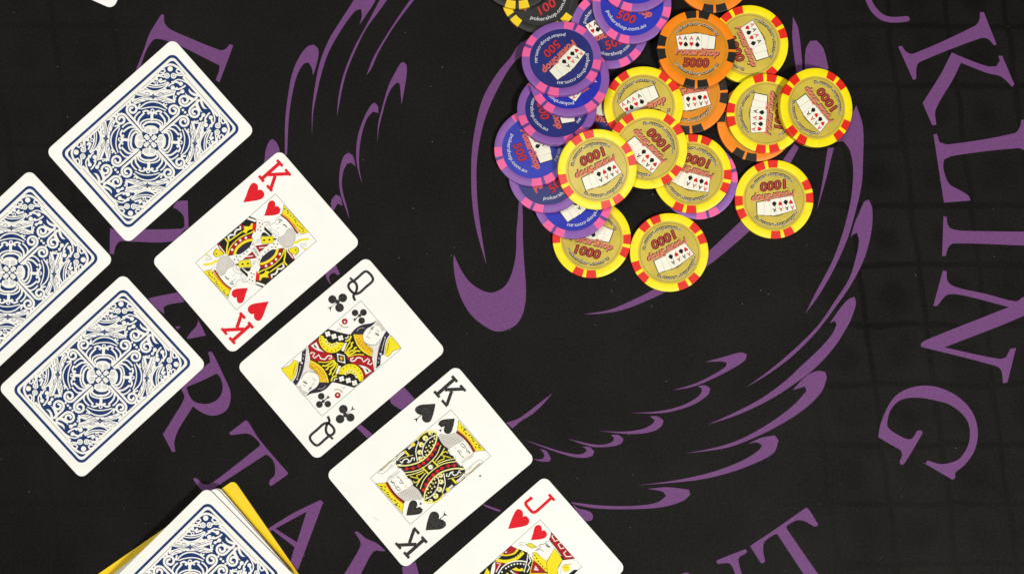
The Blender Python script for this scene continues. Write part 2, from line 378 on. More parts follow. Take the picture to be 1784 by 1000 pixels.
# --- ornate blue back, traced from one quadrant and mirrored both ways
BC, BA = (178.8, 655.4), 42.4
def to_uw(x, y):
    a = math.radians(BA); dx, dy = x - BC[0], y - BC[1]
    return (dx * math.cos(a) - dy * math.sin(a), -(dx * math.sin(a) + dy * math.cos(a)))
def mirror4(v):
    return [v, [(-a, b) for a, b in v], [(a, -b) for a, b in v], [(-a, -b) for a, b in v]]
class Back(Print):
    def stroke(s, pts, wd, col, **k):
        if s.f is not None and col == 'pwhite': wd *= 1.5 if wd < 18 else 1.2
        Print.stroke(s, pts, wd, col, **k)
    def _t(s, p):
        if s.f is None: return p
        x0, y0, k = s.f
        return [to_uw(x0 + x * k, y0 + y * k) for x, y in p]
BK = Back({'F1': (130, 500, .12), 'F2': (120, 580, .12)})
BK.poly(rounded(132, 89.5, 12), 'blue', smooth=False)
BK.poly(rounded(127.4, 85.0, 9), 'pwhite', smooth=False)
BK.poly(rounded(123.5, 80.4, 7), 'blue', smooth=False)
BK.mirror = mirror4
# straight white border rails with a hairline between
BK.f = None
BK.poly([(0, 80.6), (86, 80.6), (89, 77), (86, 74.4), (0, 74.4)], 'pwhite', smooth=False)
BK.poly([(0, 78.6), (86, 78.6), (86, 77.9), (0, 77.9)], 'blue', smooth=False)
BK.poly([(123.7, 0), (123.7, 44), (120, 47), (114.5, 45), (114.5, 0)], 'pwhite', smooth=False)
BK.poly([(119.6, 0), (119.6, 43), (118.9, 43), (118.9, 0)], 'blue', smooth=False)
# spirals in card axes
def spiral(cu, cw, R, a_end, dirn, turns, wd, r_in):
    pts = []; n = 26
    for i in range(n + 1):
        t = i / n; a = a_end - dirn * 2 * PI * turns * (1 - t); r = r_in + (R - r_in) * t ** 0.85
        pts.append((cu + r * math.cos(a), cw + r * math.sin(a)))
    return pts
W0 = 3.9
for pts in (spiral(65.5, 13.2, 10.2, -PI / 2, -1, 1.45, W0, 2.2) + [(52, 3.3), (38, 2.9), (24, 2.6)],
            spiral(91.2, 13.8, 10.2, -PI / 2, 1, 1.45, W0, 2.2) + [(104, 3.4), (112, 3.0)],
            spiral(13.2, 61.8, 10.2, PI, 1, 1.45, W0, 2.2) + [(3.3, 48), (2.9, 36), (2.6, 20)]):
    BK.stroke(pts, W0, 'pwhite', smooth=False)
BK.disc(78.3, 9, 2.0, 'pwhite'); BK.disc(78.3, 2.8, 2.2, 'pwhite')
BK.use('F1')
BK.poly('215,585 320,552 460,592 600,548 690,548 770,560 745,640 760,735 640,742 540,716 440,705 330,716 180,765 125,725 170,640', 'pwhite')
for p_ in ('163,690 182,628 298,655', '622,655 728,624 726,692'): BK.poly(p_, 'blue', smooth=False)
for s_, wd in (('205,608 330,645 440,662 600,692 735,735', 7), ('205,588 330,626 440,640 600,668 640,680', 6), ('150,735 262,682 440,662 600,622 765,580', 7), ('250,655 440,640 600,600 740,560', 6), ('318,608 350,590 384,606 376,622', 8), ('512,608 550,592 588,606 580,622', 8), ('316,694 350,712 386,696', 9), ('500,690 540,711 578,694', 9), ('372,648 505,655', 11), ('640,540 665,565 700,560', 7), ('205,735 240,720 275,735', 8), ('590,728 625,715 655,735', 8), ('245,560 262,575 300,570', 7)):
    BK.stroke(s_, wd, 'blue')
for s_, wd in (('500,310 540,262 600,212 690,183 770,212 830,262 880,318', 26), ('540,300 580,308 608,280 596,252 566,258', 15), ('850,306 800,308 768,282 782,250 816,256', 15),
               ('455,322 540,338 600,322', 15), ('760,328 840,338 905,322', 15), ('470,352 540,356 600,368', 12),
               ('455,440 405,408', 26), ('512,432 560,392', 26), ('530,446 575,430 625,418', 22), ('350,466 440,487 540,482 640,446 655,436', 12),
               ('330,492 400,512 470,517 560,507 650,462', 10), ('318,520 380,560 460,577 550,552 620,507 668,448', 14),
               
               
               ('600,530 640,560 690,560', 20), ('250,760 235,800 215,830', 20), ('590,745 610,780 640,760', 20), ('270,540 240,580', 12),
               ('235,832 330,752 440,726 550,752 645,822', 13), ('262,836 350,812 440,802 530,812 625,850', 11),
               ('740,425 800,400 880,420 960,470 1020,530 1100,600', 13), ('700,440 760,432 820,452', 22), ('660,500 690,470 740,452', 14), ('720,530 800,540 870,510 905,482', 16),
               ('640,560 700,580 760,572', 12), ('930,345 1010,420 1090,500', 14), ('790,600 850,580', 16), ('770,690 740,700', 12)):
    BK.stroke(s_, wd, 'pwhite')
BK.disc(680, 246, 38, 'pwhite')
for x in (635, 731): BK.disc(x, 346, 42, 'pwhite'); BK.ring(x, 346, 17, 23, 'blue', 12)
BK.disc(487, 396, 23, 'pwhite'); BK.disc(483, 458, 27, 'pwhite'); BK.disc(483, 458, 13, 'blue')
for x, y, r in ((838, 460, 30), (722, 520, 32), (862, 570, 29), (800, 602, 22), (765, 645, 15), (780, 528, 20), (98, 740, 24), (60, 780, 16), (130, 690, 14), (755, 670, 12)): BK.disc(x, y, r, 'pwhite', 10)
BK.disc(440, 628, 15, 'blue', 8); BK.disc(440, 675, 15, 'blue', 8)
for p_ in ('895,585 930,615 990,650 1040,668 1085,668 1050,700 990,700 930,660', '955,525 990,570 1050,600 1120,625 1130,640 1060,640 990,610 955,570'):
    BK.poly(p_, 'pwhite')
BK.use('F2')
for s_, wd in (('500,232 430,190 372,212', 22), ('525,232 600,190 655,212', 22), ('470,240 455,232 440,222', 16), ('560,238 585,228', 16),
               ('512,330 508,270 515,215', 34), ('395,445 378,405 425,365 480,350 510,352 560,352 615,375 640,410 628,450', 24),
               ('352,440 350,370 410,325 500,312 600,325 660,365 664,440', 14), ('312,395 318,320 360,262 400,225', 22), ('700,395 695,320 655,262 620,225', 22),
               ('262,345 262,290 300,235 340,205', 18), ('752,345 755,290 715,235 680,205', 18), ('400,470 430,425 500,412 560,425 600,465', 12)):
    BK.stroke(s_, wd, 'pwhite')
BK.stroke('395,412 440,392 505,382 560,392 622,415', 7, 'blue')
BK.disc(515, 190, 30, 'pwhite'); BK.disc(515, 190, 14, 'blue')
BK.poly('400,500 400,450 440,425 500,418 560,425 610,450 600,510 500,535', 'pwhite')
for x in (455, 542): BK.ring(x, 484, 26, 31, 'blueline', 14); BK.ring(x, 484, 10, 14, 'blueline', 10)
BK.disc(500, 520, 20, 'pwhite')
BK.f = None
BK.poly([(0, 0), (13, 0), (13, 3.4), (3.4, 13), (0, 13)], 'pwhite', smooth=False)
BK.poly([(12.6, 4.2), (10.2, 6.8), (7.0, 4.6), (4.6, 7.0), (6.8, 10.2), (4.2, 12.6), (3.2, 9.5), (2.4, 2.4), (9.5, 3.2)], 'blue')
BK.disc(8.4, 0.1, 5.4, 'pwhite', ry=3.6); BK.disc(0.1, 8.4, 3.6, 'pwhite', ry=5.4)
for a_ in (6.5, 10.0): BK.disc(a_, 1.2, .5, 'blue', 5); BK.disc(1.2, a_, .5, 'blue', 5)
BK.poly([(14, .4), (110, .4), (110, -.4), (14, -.4)], 'blue', smooth=False)
BK.poly([(.4, 14), (.4, 74), (-.4, 74), (-.4, 14)], 'blue', smooth=False)
BK.mirror = None
BK.disc(0, 0, 4.2, 'blue'); BK.disc(0, 0, 2.6, 'pwhite')
proto_parent = None
back_obj = BK.build('printed_back_pattern', None, lambda u, v: (u * PX, v * PX), CT + 6e-6, 3e-6)
back_mesh = back_obj.data; bpy.data.objects.remove(back_obj)

def settle(t):
    """a card never lies dead flat: one edge touches the cloth, the other stands a hair above it"""
    rx, ry = math.radians(random.uniform(0.25, 0.6)), math.radians(random.uniform(-0.3, 0.3))
    t.rotation_euler[0] = rx; t.rotation_euler[1] = ry; t.location[2] += HV * math.sin(abs(rx)) + HU * math.sin(abs(ry))
def back_card(cx, cy, ang, label, z=0.0, group=None, print_it=True):
    x, y = world_xy(cx, cy, z + CT)
    t = thing('playing_card', label, 'playing card', (x, y, z), math.radians(ang), group)
    if z < 0.0005: settle(t)
    link('card_sheet', card_mesh, t)
    if print_it:
        o = link('printed_back_pattern', back_mesh, t)
    return t
GB = 'playing cards lying face down'
back_card(262.4, 246.4, 41.6, 'face-down blue-patterned card at upper left, above the king of hearts', 3e-4 * 0 + 6e-5, GB)
back_card(17.2, 475.0, 42.9, 'face-down blue-patterned card cut off by the left edge of the picture', 6e-5, GB)
back_card(178.8, 655.4, 42.3, 'face-down blue-patterned card lying wholly in view below the cut-off one', 6e-5, GB)
back_card(159.4, -161.8, 66, 'playing card with only one white rounded corner showing at the top left edge', 6e-5)

# --- face cards
def sym(cx, cy):
    return lambda v: [v, [(2 * cx - a, 2 * cy - b) for a, b in v]]
def face_card(cx, cy, ang, label):
    x, y = world_xy(cx, cy, CT)
    t = thing('playing_card', label, 'playing card', (x, y, 6e-5), math.radians(ang), 'playing cards lying face up')
    settle(t)
    link('card_sheet', card_mesh, t)
    return t
def part_print(name, t, geo, frames, cx, cy, ang, draw, mir=True):
    """build a printed part; with mir also its half-turn twin as a second object"""
    P = Print(frames); draw(P)
    o = P.build(name, t, local_conv(cx, cy, ang), CT + 6e-6)
    if mir:
        o2 = o.copy(); C.objects.link(o2); o2.parent = t; o2.rotation_euler = (0, 0, PI)
def heart(P, pts, col): P.poly(pts, col, corner=60)

FRC = {'G1': (400, 270, .12), 'G2': (440, 330, .12), 'G3': (370, 360, .12), 'H4': (560, 470, .12), 'H5': (600, 530, .12), 'H6': (530, 560, .12),
       'I1': (710, 640, .12), 'I2': (750, 710, .12), 'I3': (690, 750, .12), 'J4': (860, 850, .12), 'J5': (900, 880, .12), 'J6': (820, 900, .1)}
def frame_box(t, corners, cx, cy, ang):
    P = Print(FRC); P.f = None
    c = corners; c2 = [(2 * cx - x, 2 * cy - y) for x, y in c]
    q = [c[0], c[1], c2[0], c2[1]]
    for a, b in zip(q, q[1:] + q[:1]): P.stroke([a, b], 0.75, 'line', smooth=False)
    P.build('printed_frame', t, local_conv(cx, cy, ang), CT + 3e-6)

# king of hearts
kh = face_card(446.3, 439.0, 40.8, 'king of hearts, face up, second card down in the diagonal row')
a3 = (446.3, 439.0, 40.8)
frame_box(kh, [(480.3, 338.2), (551.3, 420.2)], *a3)
def d(P):
    P.use('G1')
    for s_, wd in (('470,350 730,120', 52), ('690,78 772,168', 43), ('428,305 500,392', 43), ('560,292 860,276', 50), ('808,212 886,302', 40), ('664,310 600,492', 50), ('545,445 620,528', 43)):
        P.stroke(s_, wd, 'red', smooth=False)
part_print('printed_index', kh, None, FRC, *a3, d)
part_print('printed_pip', kh, None, FRC, *a3, lambda P: heart(P.use('G1'), '200,692 240,600 280,490 330,415 385,418 415,460 415,512 460,508 505,560 490,620 430,655 320,675', 'red'))
part_print('printed_pip', kh, None, FRC, *a3, lambda P: heart(P.use('G1'), '503,887 540,780 570,690 615,663 655,683 667,752 700,745 742,790 722,850 650,877', 'red'))
def court_kh():
    P = Print(FRC, sym(446.3, 439.0)); P.outline = True; P.use('G3')
    P.poly('540,140 645,185 640,240 615,390 585,495 440,660 235,720 70,540 400,262', 'black', corner=30)
    P.poly('520,158 505,185 625,228 645,200', 'pwhite', smooth=False)
    P.poly('230,715 330,700 440,650 580,500 610,540 640,660 520,720 400,850 300,800', 'pwhite')
    P.poly('640,185 760,225 880,420 700,450 640,540 570,440 600,370 640,250', 'pwhite')
    P.stroke('405,285 412,325 355,340 330,375 325,412 272,412 232,440 245,482', 26, 'pwhite', corner=20)
    P.stroke('238,505 330,442 440,362', 18, 'yellow')
    P.stroke('185,462 228,520 215,600 212,700', 22, 'yellow')
    P.poly('430,372 465,330 455,285 540,288 572,238 602,252 585,330 520,352 500,392', 'yellow')
    P.stroke('400,262 450,285 450,330', 20, 'dred')
    P.poly('590,240 645,252 630,380 588,342', 'red')
    P.stroke('228,700 258,605 340,505 440,432 560,382 610,350', 18, 'yellow')
    P.poly('245,712 272,602 352,502 452,440 550,412 587,470 480,502 392,572 322,642 300,705', 'dred')
    P.discs('290,627 345,550 408,492 490,455', 19, 'pwhite', 10)
    P.stroke('322,705 352,620 432,540 520,495 592,487', 36, 'yellow')
    P.poly('348,695 402,602 482,530 582,497 560,562 482,642 402,692', 'navy')
    P.discs('355,725 405,725 325,770 375,772 460,685 505,655 540,595 590,550 685,240 730,258 695,295 665,335 705,350', 11, 'black', 6)
    P.poly('75,545 105,540 180,640 205,692 150,665 100,602', 'dred'); P.stroke('100,570 140,622 190,680', 14, 'pwhite')
    P.poly('15,670 60,600 90,642 132,652 120,702 60,737 20,702', 'yellow'); P.disc(58, 685, 10, 'black', 6)
    P.poly('628,572 825,545 760,602 690,662', 'dred', smooth=False); P.stroke('680,600 795,590', 14, 'pwhite', smooth=False)
    P.poly('585,612 620,588 705,680 665,722', 'pwhite', smooth=False)
    P.stroke('600,612 618,622', 10, 'black'); P.stroke('612,640 636,632', 9, 'black'); P.stroke('632,662 655,650', 9, 'black')
    P.poly('730,378 765,375 830,425 705,432', 'black', smooth=False)
    P.stroke('745,335 800,370 840,425', 18, 'pwhite')
    P.poly('758,290 800,330 875,405 850,430 790,370 752,335', 'black')
    P.poly('702,440 880,430 905,472 880,530 718,546', 'yellow', corner=20)
    P.poly('728,490 755,475 778,488 755,505', 'black', False); P.poly('808,482 830,465 852,480 832,497', 'black', False); P.poly('870,475 905,460 945,472 905,488', 'black', False)
    for y in (478, 498, 520): P.stroke(f'640,{y + 10} 700,{y}', 4, 'hair')
    P.use('G2')
    P.poly('500,590 560,558 615,610 622,720 580,832 500,852 450,832 380,762 370,700 462,662', 'grey')
    P.poly('455,230 822,628 700,645 610,520 430,345 445,300', 'yellow', corner=30)
    P.stroke('418,352 520,430 600,530 670,640', 22, 'orangei'); P.stroke('408,372 500,440 580,535 655,648', 20, 'brown')
    for q in ('455,280 480,292', '500,310 522,322', '505,350 530,345', '545,385 560,392', '580,408 598,410', '605,440 632,450', '615,480 640,475', '645,512 662,528', '680,535 700,545', '708,560 740,578', '725,600 745,612', '675,600 690,605'):
        P.stroke(q, 13, 'black', smooth=False)
    for q in ('372,438 410,445 432,460', '440,515 470,520 500,555', '385,470 410,480'): P.stroke(q, 17, 'line')
    for q in ('350,522 352,505 390,492 402,470', '350,560 375,572 395,560', '165,488 215,468 262,518 330,480 352,420 400,395', '190,540 230,500 280,560 250,590', '260,590 330,600 380,640 370,690', '300,640 350,660 330,700', '240,600 300,640 380,760', '205,480 250,470 262,500', '640,690 700,660 780,640', '690,800 730,790 790,780', '700,820 740,810 790,800', '715,845 745,832 790,825', '690,800 720,850 770,860'):
        P.stroke(q, 5, 'hair')
    for k in range(7): P.stroke([(470 + k * 18, 620 + (k % 3) * 14), (500 + k * 14, 690), (480 + k * 16, 760), (500 + k * 10, 820)], 3.5, 'lgrey')
    P.stroke('598,775 642,772 690,738 820,722', 32, 'yellow')
    P.poly('515,868 550,862 632,830 672,880 620,952 550,922', 'yellow', corner=25); P.disc(628, 880, 12, 'black', 6)
    P.stroke('742,872 790,862', 18, 'yellow')
    P.build('printed_court_figure', kh, local_conv(*a3), CT + 3e-6)
court_kh()

# queen of clubs
a4 = (595.0, 624.2, 40.2)
qc = face_card(*a4, 'queen of clubs, face up, between the two kings in the diagonal row')
frame_box(qc, [(629.1, 524.0), (699.5, 606.8)], *a4)
def d(P):
    P.use('H4')
    P.stroke('470,165 540,105 610,42 650,25 690,45 740,105 748,150 720,190 660,240 600,295 560,330 500,350 450,325 400,262 398,215 430,180 470,172 505,205 518,260 500,330 468,372 474,410 492,448', 38, 'pip')
    P.stroke('415,118 475,168', 34, 'pip', smooth=False)
part_print('printed_index', qc, None, FRC, *a4, d)
def club(P, fr, discs, blob, stem):
    P.use(fr)
    for x, y, r in discs: P.disc(x, y, r, 'pip', 20)
    P.disc(*blob, 'pip', 10); P.poly(stem, 'pip')
part_print('printed_pip', qc, None, FRC, *a4, lambda P: club(P, 'H4', ((162, 430, 61), (312, 408, 64), (265, 550, 64)), (236, 465, 34), '232,478 150,545 135,607 118,560 83,545 140,538 215,480'))
part_print('printed_pip', qc, None, FRC, *a4, lambda P: club(P, 'H4', ((490, 625, 48), (611, 619, 50), (585, 738, 49)), (556, 665, 24), '560,668 510,712 485,757 473,730 448,718 500,700 545,662'))
def court_qc():
    P = Print(FRC, sym(594.6, 624.1)); P.outline = True; P.use('H6')
    P.poly('350,108 640,185 720,178 760,320 1000,520 700,640 538,534 300,440 60,350 200,232', 'black', corner=30)
    P.poly('205,238 60,350 95,565 300,580 462,540 380,455 280,430 222,330', 'dred', corner=30)
    P.stroke('92,470 110,445 155,458 128,505 152,532 215,480 240,535 300,545 345,500 395,495 402,525 360,545', 17, 'pwhite')
    P.poly('180,298 98,350 180,412 292,442 222,390', 'pwhite', corner=25); P.poly('135,335 160,340 198,398 150,370', 'black', False)
    P.poly('225,208 272,198 330,280 400,318 480,300 582,305 555,380 482,440 400,456 310,432 240,352 213,272', 'yellow', corner=40)
    P.discs('245,230 240,270 255,322 290,362 340,408 400,428 455,418 505,385 540,342', 9, 'black', 6)
    P.stroke('308,252 345,322 400,352 460,330 485,298', 34, 'pale')
    P.discs('322,290 350,325 385,348 425,346 462,325', 10, 'black', 6)
    P.poly('368,262 440,262 435,305 380,300', 'black')
    for cx, cy in ((345, 180), (435, 215), (532, 238)):
        for k in range(4): P.disc(cx + 24 * math.cos(k * PI / 2 + .5), cy + 24 * math.sin(k * PI / 2 + .5), 20, 'pwhite', 8)
    P.poly('590,308 622,308 578,432 538,420', 'pwhite', False)
    for q, wd in (('590,458 610,390 670,285', 16), ('608,470 650,400 690,360 690,320 715,300', 24), ('618,485 680,425 720,415 735,380 765,375', 22), ('628,498 720,452 760,425 815,432', 22), ('640,512 760,478 872,482', 14)):
        P.stroke(q, wd, 'yellow')
    P.stroke('600,285 660,260 682,205', 24, 'yellow'); P.stroke('595,240 632,238 642,205', 16, 'pwhite')
    P.poly('480,460 590,490 602,612 490,577', 'pwhite', False); P.poly('508,484 576,502 582,584 513,562', 'black', False); P.poly('522,502 560,514 565,562 522,546', 'gold', False)
    P.use('H5')
    P.poly('475,228 400,270 260,298 170,345 90,432 165,432 275,436 322,360 400,312', 'navy', corner=40)
    P.stroke('180,390 220,350 290,340', 6, 'grey')
    P.poly('275,436 322,360 400,312 475,240 600,385 560,470 525,500 470,590 400,620 310,560 270,500', 'pwhite')
    P.poly('442,292 502,240 602,372 545,392 520,320', 'grey', corner=30)
    P.poly('310,565 410,652 440,940 470,905 495,650 530,500 470,588 385,595', 'lgrey')
    P.poly('135,432 270,440 272,502 312,572 412,652 405,757 330,732 232,642 170,542', 'gold', corner=30)
    for k in range(26):
        x = 165 + 230 * ((k * 0.618) % 1); y = 460 + 270 * (k / 26); y = max(y, 440 + (x - 165) * 1.05); y = min(y, 520 + (x - 165) * 1.0)
        P.stroke([(x - 8, y + 6), (x + 9, y - 7)], 6, 'brown', smooth=False)
    P.stroke('140,440 178,560 260,672 402,752', 16, 'yellow'); P.stroke('118,450 155,562 248,684 400,772', 13, 'black')
    P.poly('610,388 657,440 602,540 572,732 532,742 522,880 460,932 480,742 520,572 560,470', 'navy', corner=35)
    P.stroke('590,500 560,600 540,680', 8, 'grey'); P.poly('510,702 550,715 520,740', 'pwhite', False); P.poly('580,470 605,480 590,500', 'pwhite', False)
    for q in ('500,770 510,800', '485,830 500,850'): P.stroke(q, 9, 'grey')
    P.poly('682,455 800,600 822,635 702,682 640,762 585,742 602,600 642,500', 'yellow', corner=30)
    for q in ('655,520 640,600 610,720', '700,520 740,550', '700,570 740,590', '690,500 700,530', '660,640 690,620', '625,690 650,650', '630,730 645,720'): P.stroke(q, 9, 'black', taper=(0, 0))
    for q, wd in (('382,352 405,340 432,322', 14), ('385,372 420,350', 14), ('452,415 470,432 505,450', 24), ('470,375 510,405', 8)): P.stroke(q, wd, 'line')
    for q in ('342,412 352,430 385,382', '320,470 345,480 375,495', '305,560 380,588 462,582 530,500', '330,455 345,462'): P.stroke(q, 7, 'hair')
    P.use('H4')
    P.disc(340, 750, 45, 'dred', 9); P.disc(340, 755, 14, 'pwhite', 8); P.stroke('270,800 330,835 392,828', 14, 'olive'); P.stroke('298,785 290,830', 9, 'olive'); P.stroke('215,870 260,840 290,880', 5, 'hair'); P.stroke('235,880 265,850', 5, 'hair'); P.stroke('262,762 270,800', 6, 'hair')
    P.build('printed_court_figure', qc, local_conv(*a4), CT + 3e-6)
court_qc()

# king of spades
a5 = (750.2, 812.9, 39.8)
ks = face_card(*a5, 'king of spades, face up, between the queen of clubs and the jack of hearts')
frame_box(ks, [(785.5, 713.2), (855.0, 794.0)], *a5)
def d(P):
    P.use('I1')
    for s_, wd in (('440,380 690,160', 52), ('645,122 722,208', 43), ('388,343 466,432', 43), ('540,322 820,310', 50), ('765,256 842,342', 40), ('642,340 572,540', 48), ('500,473 578,562', 40)):
        P.stroke(s_, wd, 'pip', smooth=False)
part_print('printed_index', ks, None, FRC, *a5, d)
def spade(P, body, stem): P.use('I1').poly(body, 'pip', corner=60); P.poly(stem, 'pip', corner=60)
part_print('printed_pip', ks, None, FRC, *a5, lambda P: spade(P, '407,523 390,620 340,770 290,798 240,785 210,740 215,690 150,672 110,622 125,575 190,540 300,530', '215,685 150,742 135,802 120,760 83,742 140,732 200,680'))
part_print('printed_pip', ks, None, FRC, *a5, lambda P: spade(P, '687,738 665,850 630,940 580,962 535,935 528,880 545,850 490,867 445,825 470,775 540,750', '550,852 502,890 480,940 468,915 445,905 495,892'))
def court_ks():
    P = Print(FRC, sym(750.1, 812.9)); P.outline = True; P.use('I3')
    P.poly('480,0 600,45 625,110 750,250 870,420 1000,545 700,620 501,525 300,440 0,490 0,365 300,130 400,40', 'black', corner=20)
    P.stroke('310,140 360,72 450,14 530,-2 600,40', 16, 'yellow')
    for x, y, r in ((500, 30, 34), (425, 105, 40), (368, 200, 38), (345, 310, 36), (352, 400, 32)): P.disc(x, y, r, 'pale', 12); P.disc(x + 10, y + 8, 11, 'black', 6)
    P.stroke('590,52 482,110 412,200 382,300 392,385', 15, 'lgrey')
    P.poly('592,62 572,180 500,305 402,405 400,300 430,200 500,112', 'black')
    P.discs('560,115 530,150 495,165 540,205 480,215 440,240 505,245 460,285 425,300 485,305 440,345 410,375 555,80', 14, 'pale', 5)
    P.stroke('600,48 572,180 500,312 402,412 300,467 150,502 0,500', 20, 'pale')
    P.stroke('604,190 565,270 520,345 465,410 400,465 335,505 245,540 155,550', 11, 'dred')
    P.discs('604,190 565,270 520,345 465,410 400,465 335,505 245,540 155,550', 25, 'red', 7)
    P.stroke('650,208 602,330 532,420 442,500 342,560 240,590 128,605', 13, 'pale')
    P.stroke('706,248 652,340 572,440', 13, 'pale'); P.stroke('600,482 720,432 862,400', 13, 'pale')
    P.stroke('528,428 622,522', 22, 'yellow', smooth=False)
    P.stroke('600,455 640,430 700,405 690,360 660,350 690,310 735,300 750,325', 14, 'yellow'); P.stroke('700,362 740,375 795,388', 13, 'yellow')
    P.poly('30,470 100,400 290,362 305,440 150,478', 'black'); P.stroke('58,440 92,462 112,420 160,402 192,432 162,462 212,440 232,392 272,392 262,430', 16, 'pwhite')
    P.stroke('250,350 110,385 30,430', 8, 'pale')
    P.stroke('0,420 60,355 125,305', 40, 'pwhite'); P.stroke('0,405 60,352 120,310', 9, 'olive')
    P.poly('108,292 142,278 202,350 170,362', 'yellow', corner=20); P.stroke('180,262 242,205', 30, 'lgrey', smooth=False); P.disc(252, 197, 28, 'yellow')
    P.stroke('332,148 292,260 292,330 312,440', 14, 'pwhite')
    P.disc(500, 525, 36, 'pwhite', 8); P.disc(530, 505, 14, 'olive', 6); P.disc(500, 525, 12, 'pale', 6)
    P.use('I2')
    P.poly('140,378 250,390 370,368 472,450 482,492 362,542 342,562 262,592 182,532 120,432', 'grey')
    for k in range(9): P.stroke([(160 + k * 30, 400 + k * 4), (215 + k * 27, 545 - k * 5)], 3.5, 'hair', smooth=False)
    P.poly('340,545 480,478 620,640 560,740 440,845 360,760 370,700 290,680 250,610', 'pwhite')
    P.poly('402,182 795,622 705,622 632,642 592,542 388,312 402,250', 'yellow', corner=25)
    P.stroke('378,342 470,412 560,512 638,635', 36, 'brown'); P.stroke('398,328 490,400 580,500 650,615', 13, 'orangei')
    for q in ('440,280 462,290', '480,300 520,322', '470,335 500,325', '500,360 530,385', '550,395 580,400', '590,420 610,440', '600,460 630,462', '610,490 640,485', '655,520 680,530', '700,530 710,560', '690,575 735,580', '650,560 665,585'):
        P.stroke(q, 14, 'black', smooth=False)
    for q, wd in (('432,535 462,515 505,555 500,590', 13), ('450,555 490,580', 12), ('530,585 525,630 580,650', 14), ('550,620 570,665', 12), ('388,615 420,650 440,690', 13), ('410,625 440,620 450,650', 9), ('450,700 485,720', 13)): P.stroke(q, wd, 'line')
    P.stroke('622,655 600,700 545,705 450,795', 34, 'lgrey')
    for q in ('640,640 560,720 450,800', '620,700 560,740', '345,560 370,580 350,600', '250,600 290,620 280,650 300,690', '360,740 400,830 470,850', '430,985 690,762 760,770 742,800 520,1000', '560,900 600,850'): P.stroke(q, 5, 'hair')
    P.stroke('480,990 582,930 640,872 722,800', 13, 'olive')
    P.build('printed_court_figure', ks, local_conv(*a5), CT + 3e-6)
court_ks()
P = Print(FRC); P.f = None; P.disc(836.5, 828.5, 2.3, 'line', 9, ry=1.7); P.stroke('648,897 654,902 661,906', 2.2, 'lgrey', taper=(0, 0)); P.stroke('652,894 659,898', 1.6, 'lgrey', taper=(0, 0))
P.build('smudge_mark', ks, local_conv(*a5), CT + 4e-6)

# jack of hearts
a6 = (908.8, 1006.4, 41.3)
jh = face_card(*a6, 'jack of hearts, face up, lowest card of the diagonal row')
frame_box(jh, [(940.8, 904.0), (1013.4, 986.2)], 908.6, 1006.0, 41.3)
def d(P):
    P.use('J4')
    P.stroke('552,140 500,178 468,205 470,238 510,290 560,342 600,345 660,300 830,145', 45, 'red', corner=80); P.stroke('800,88 882,176', 42, 'red', smooth=False); P.stroke('528,122 566,156', 26, 'red', smooth=False)
part_print('printed_index', jh, None, FRC, *a6, d)
part_print('printed_pip', jh, None, FRC, *a6, lambda P: heart(P.use('J4'), '208,590 240,500 290,380 340,305 390,308 425,350 425,410 470,402 516,455 500,520 430,552 320,573', 'red'))
part_print('printed_pip', jh, None, FRC, *a6, lambda P: heart(P.use('J4'), '540,752 575,640 600,555 650,530 690,550 703,612 740,608 776,660 752,712 690,737', 'red'))
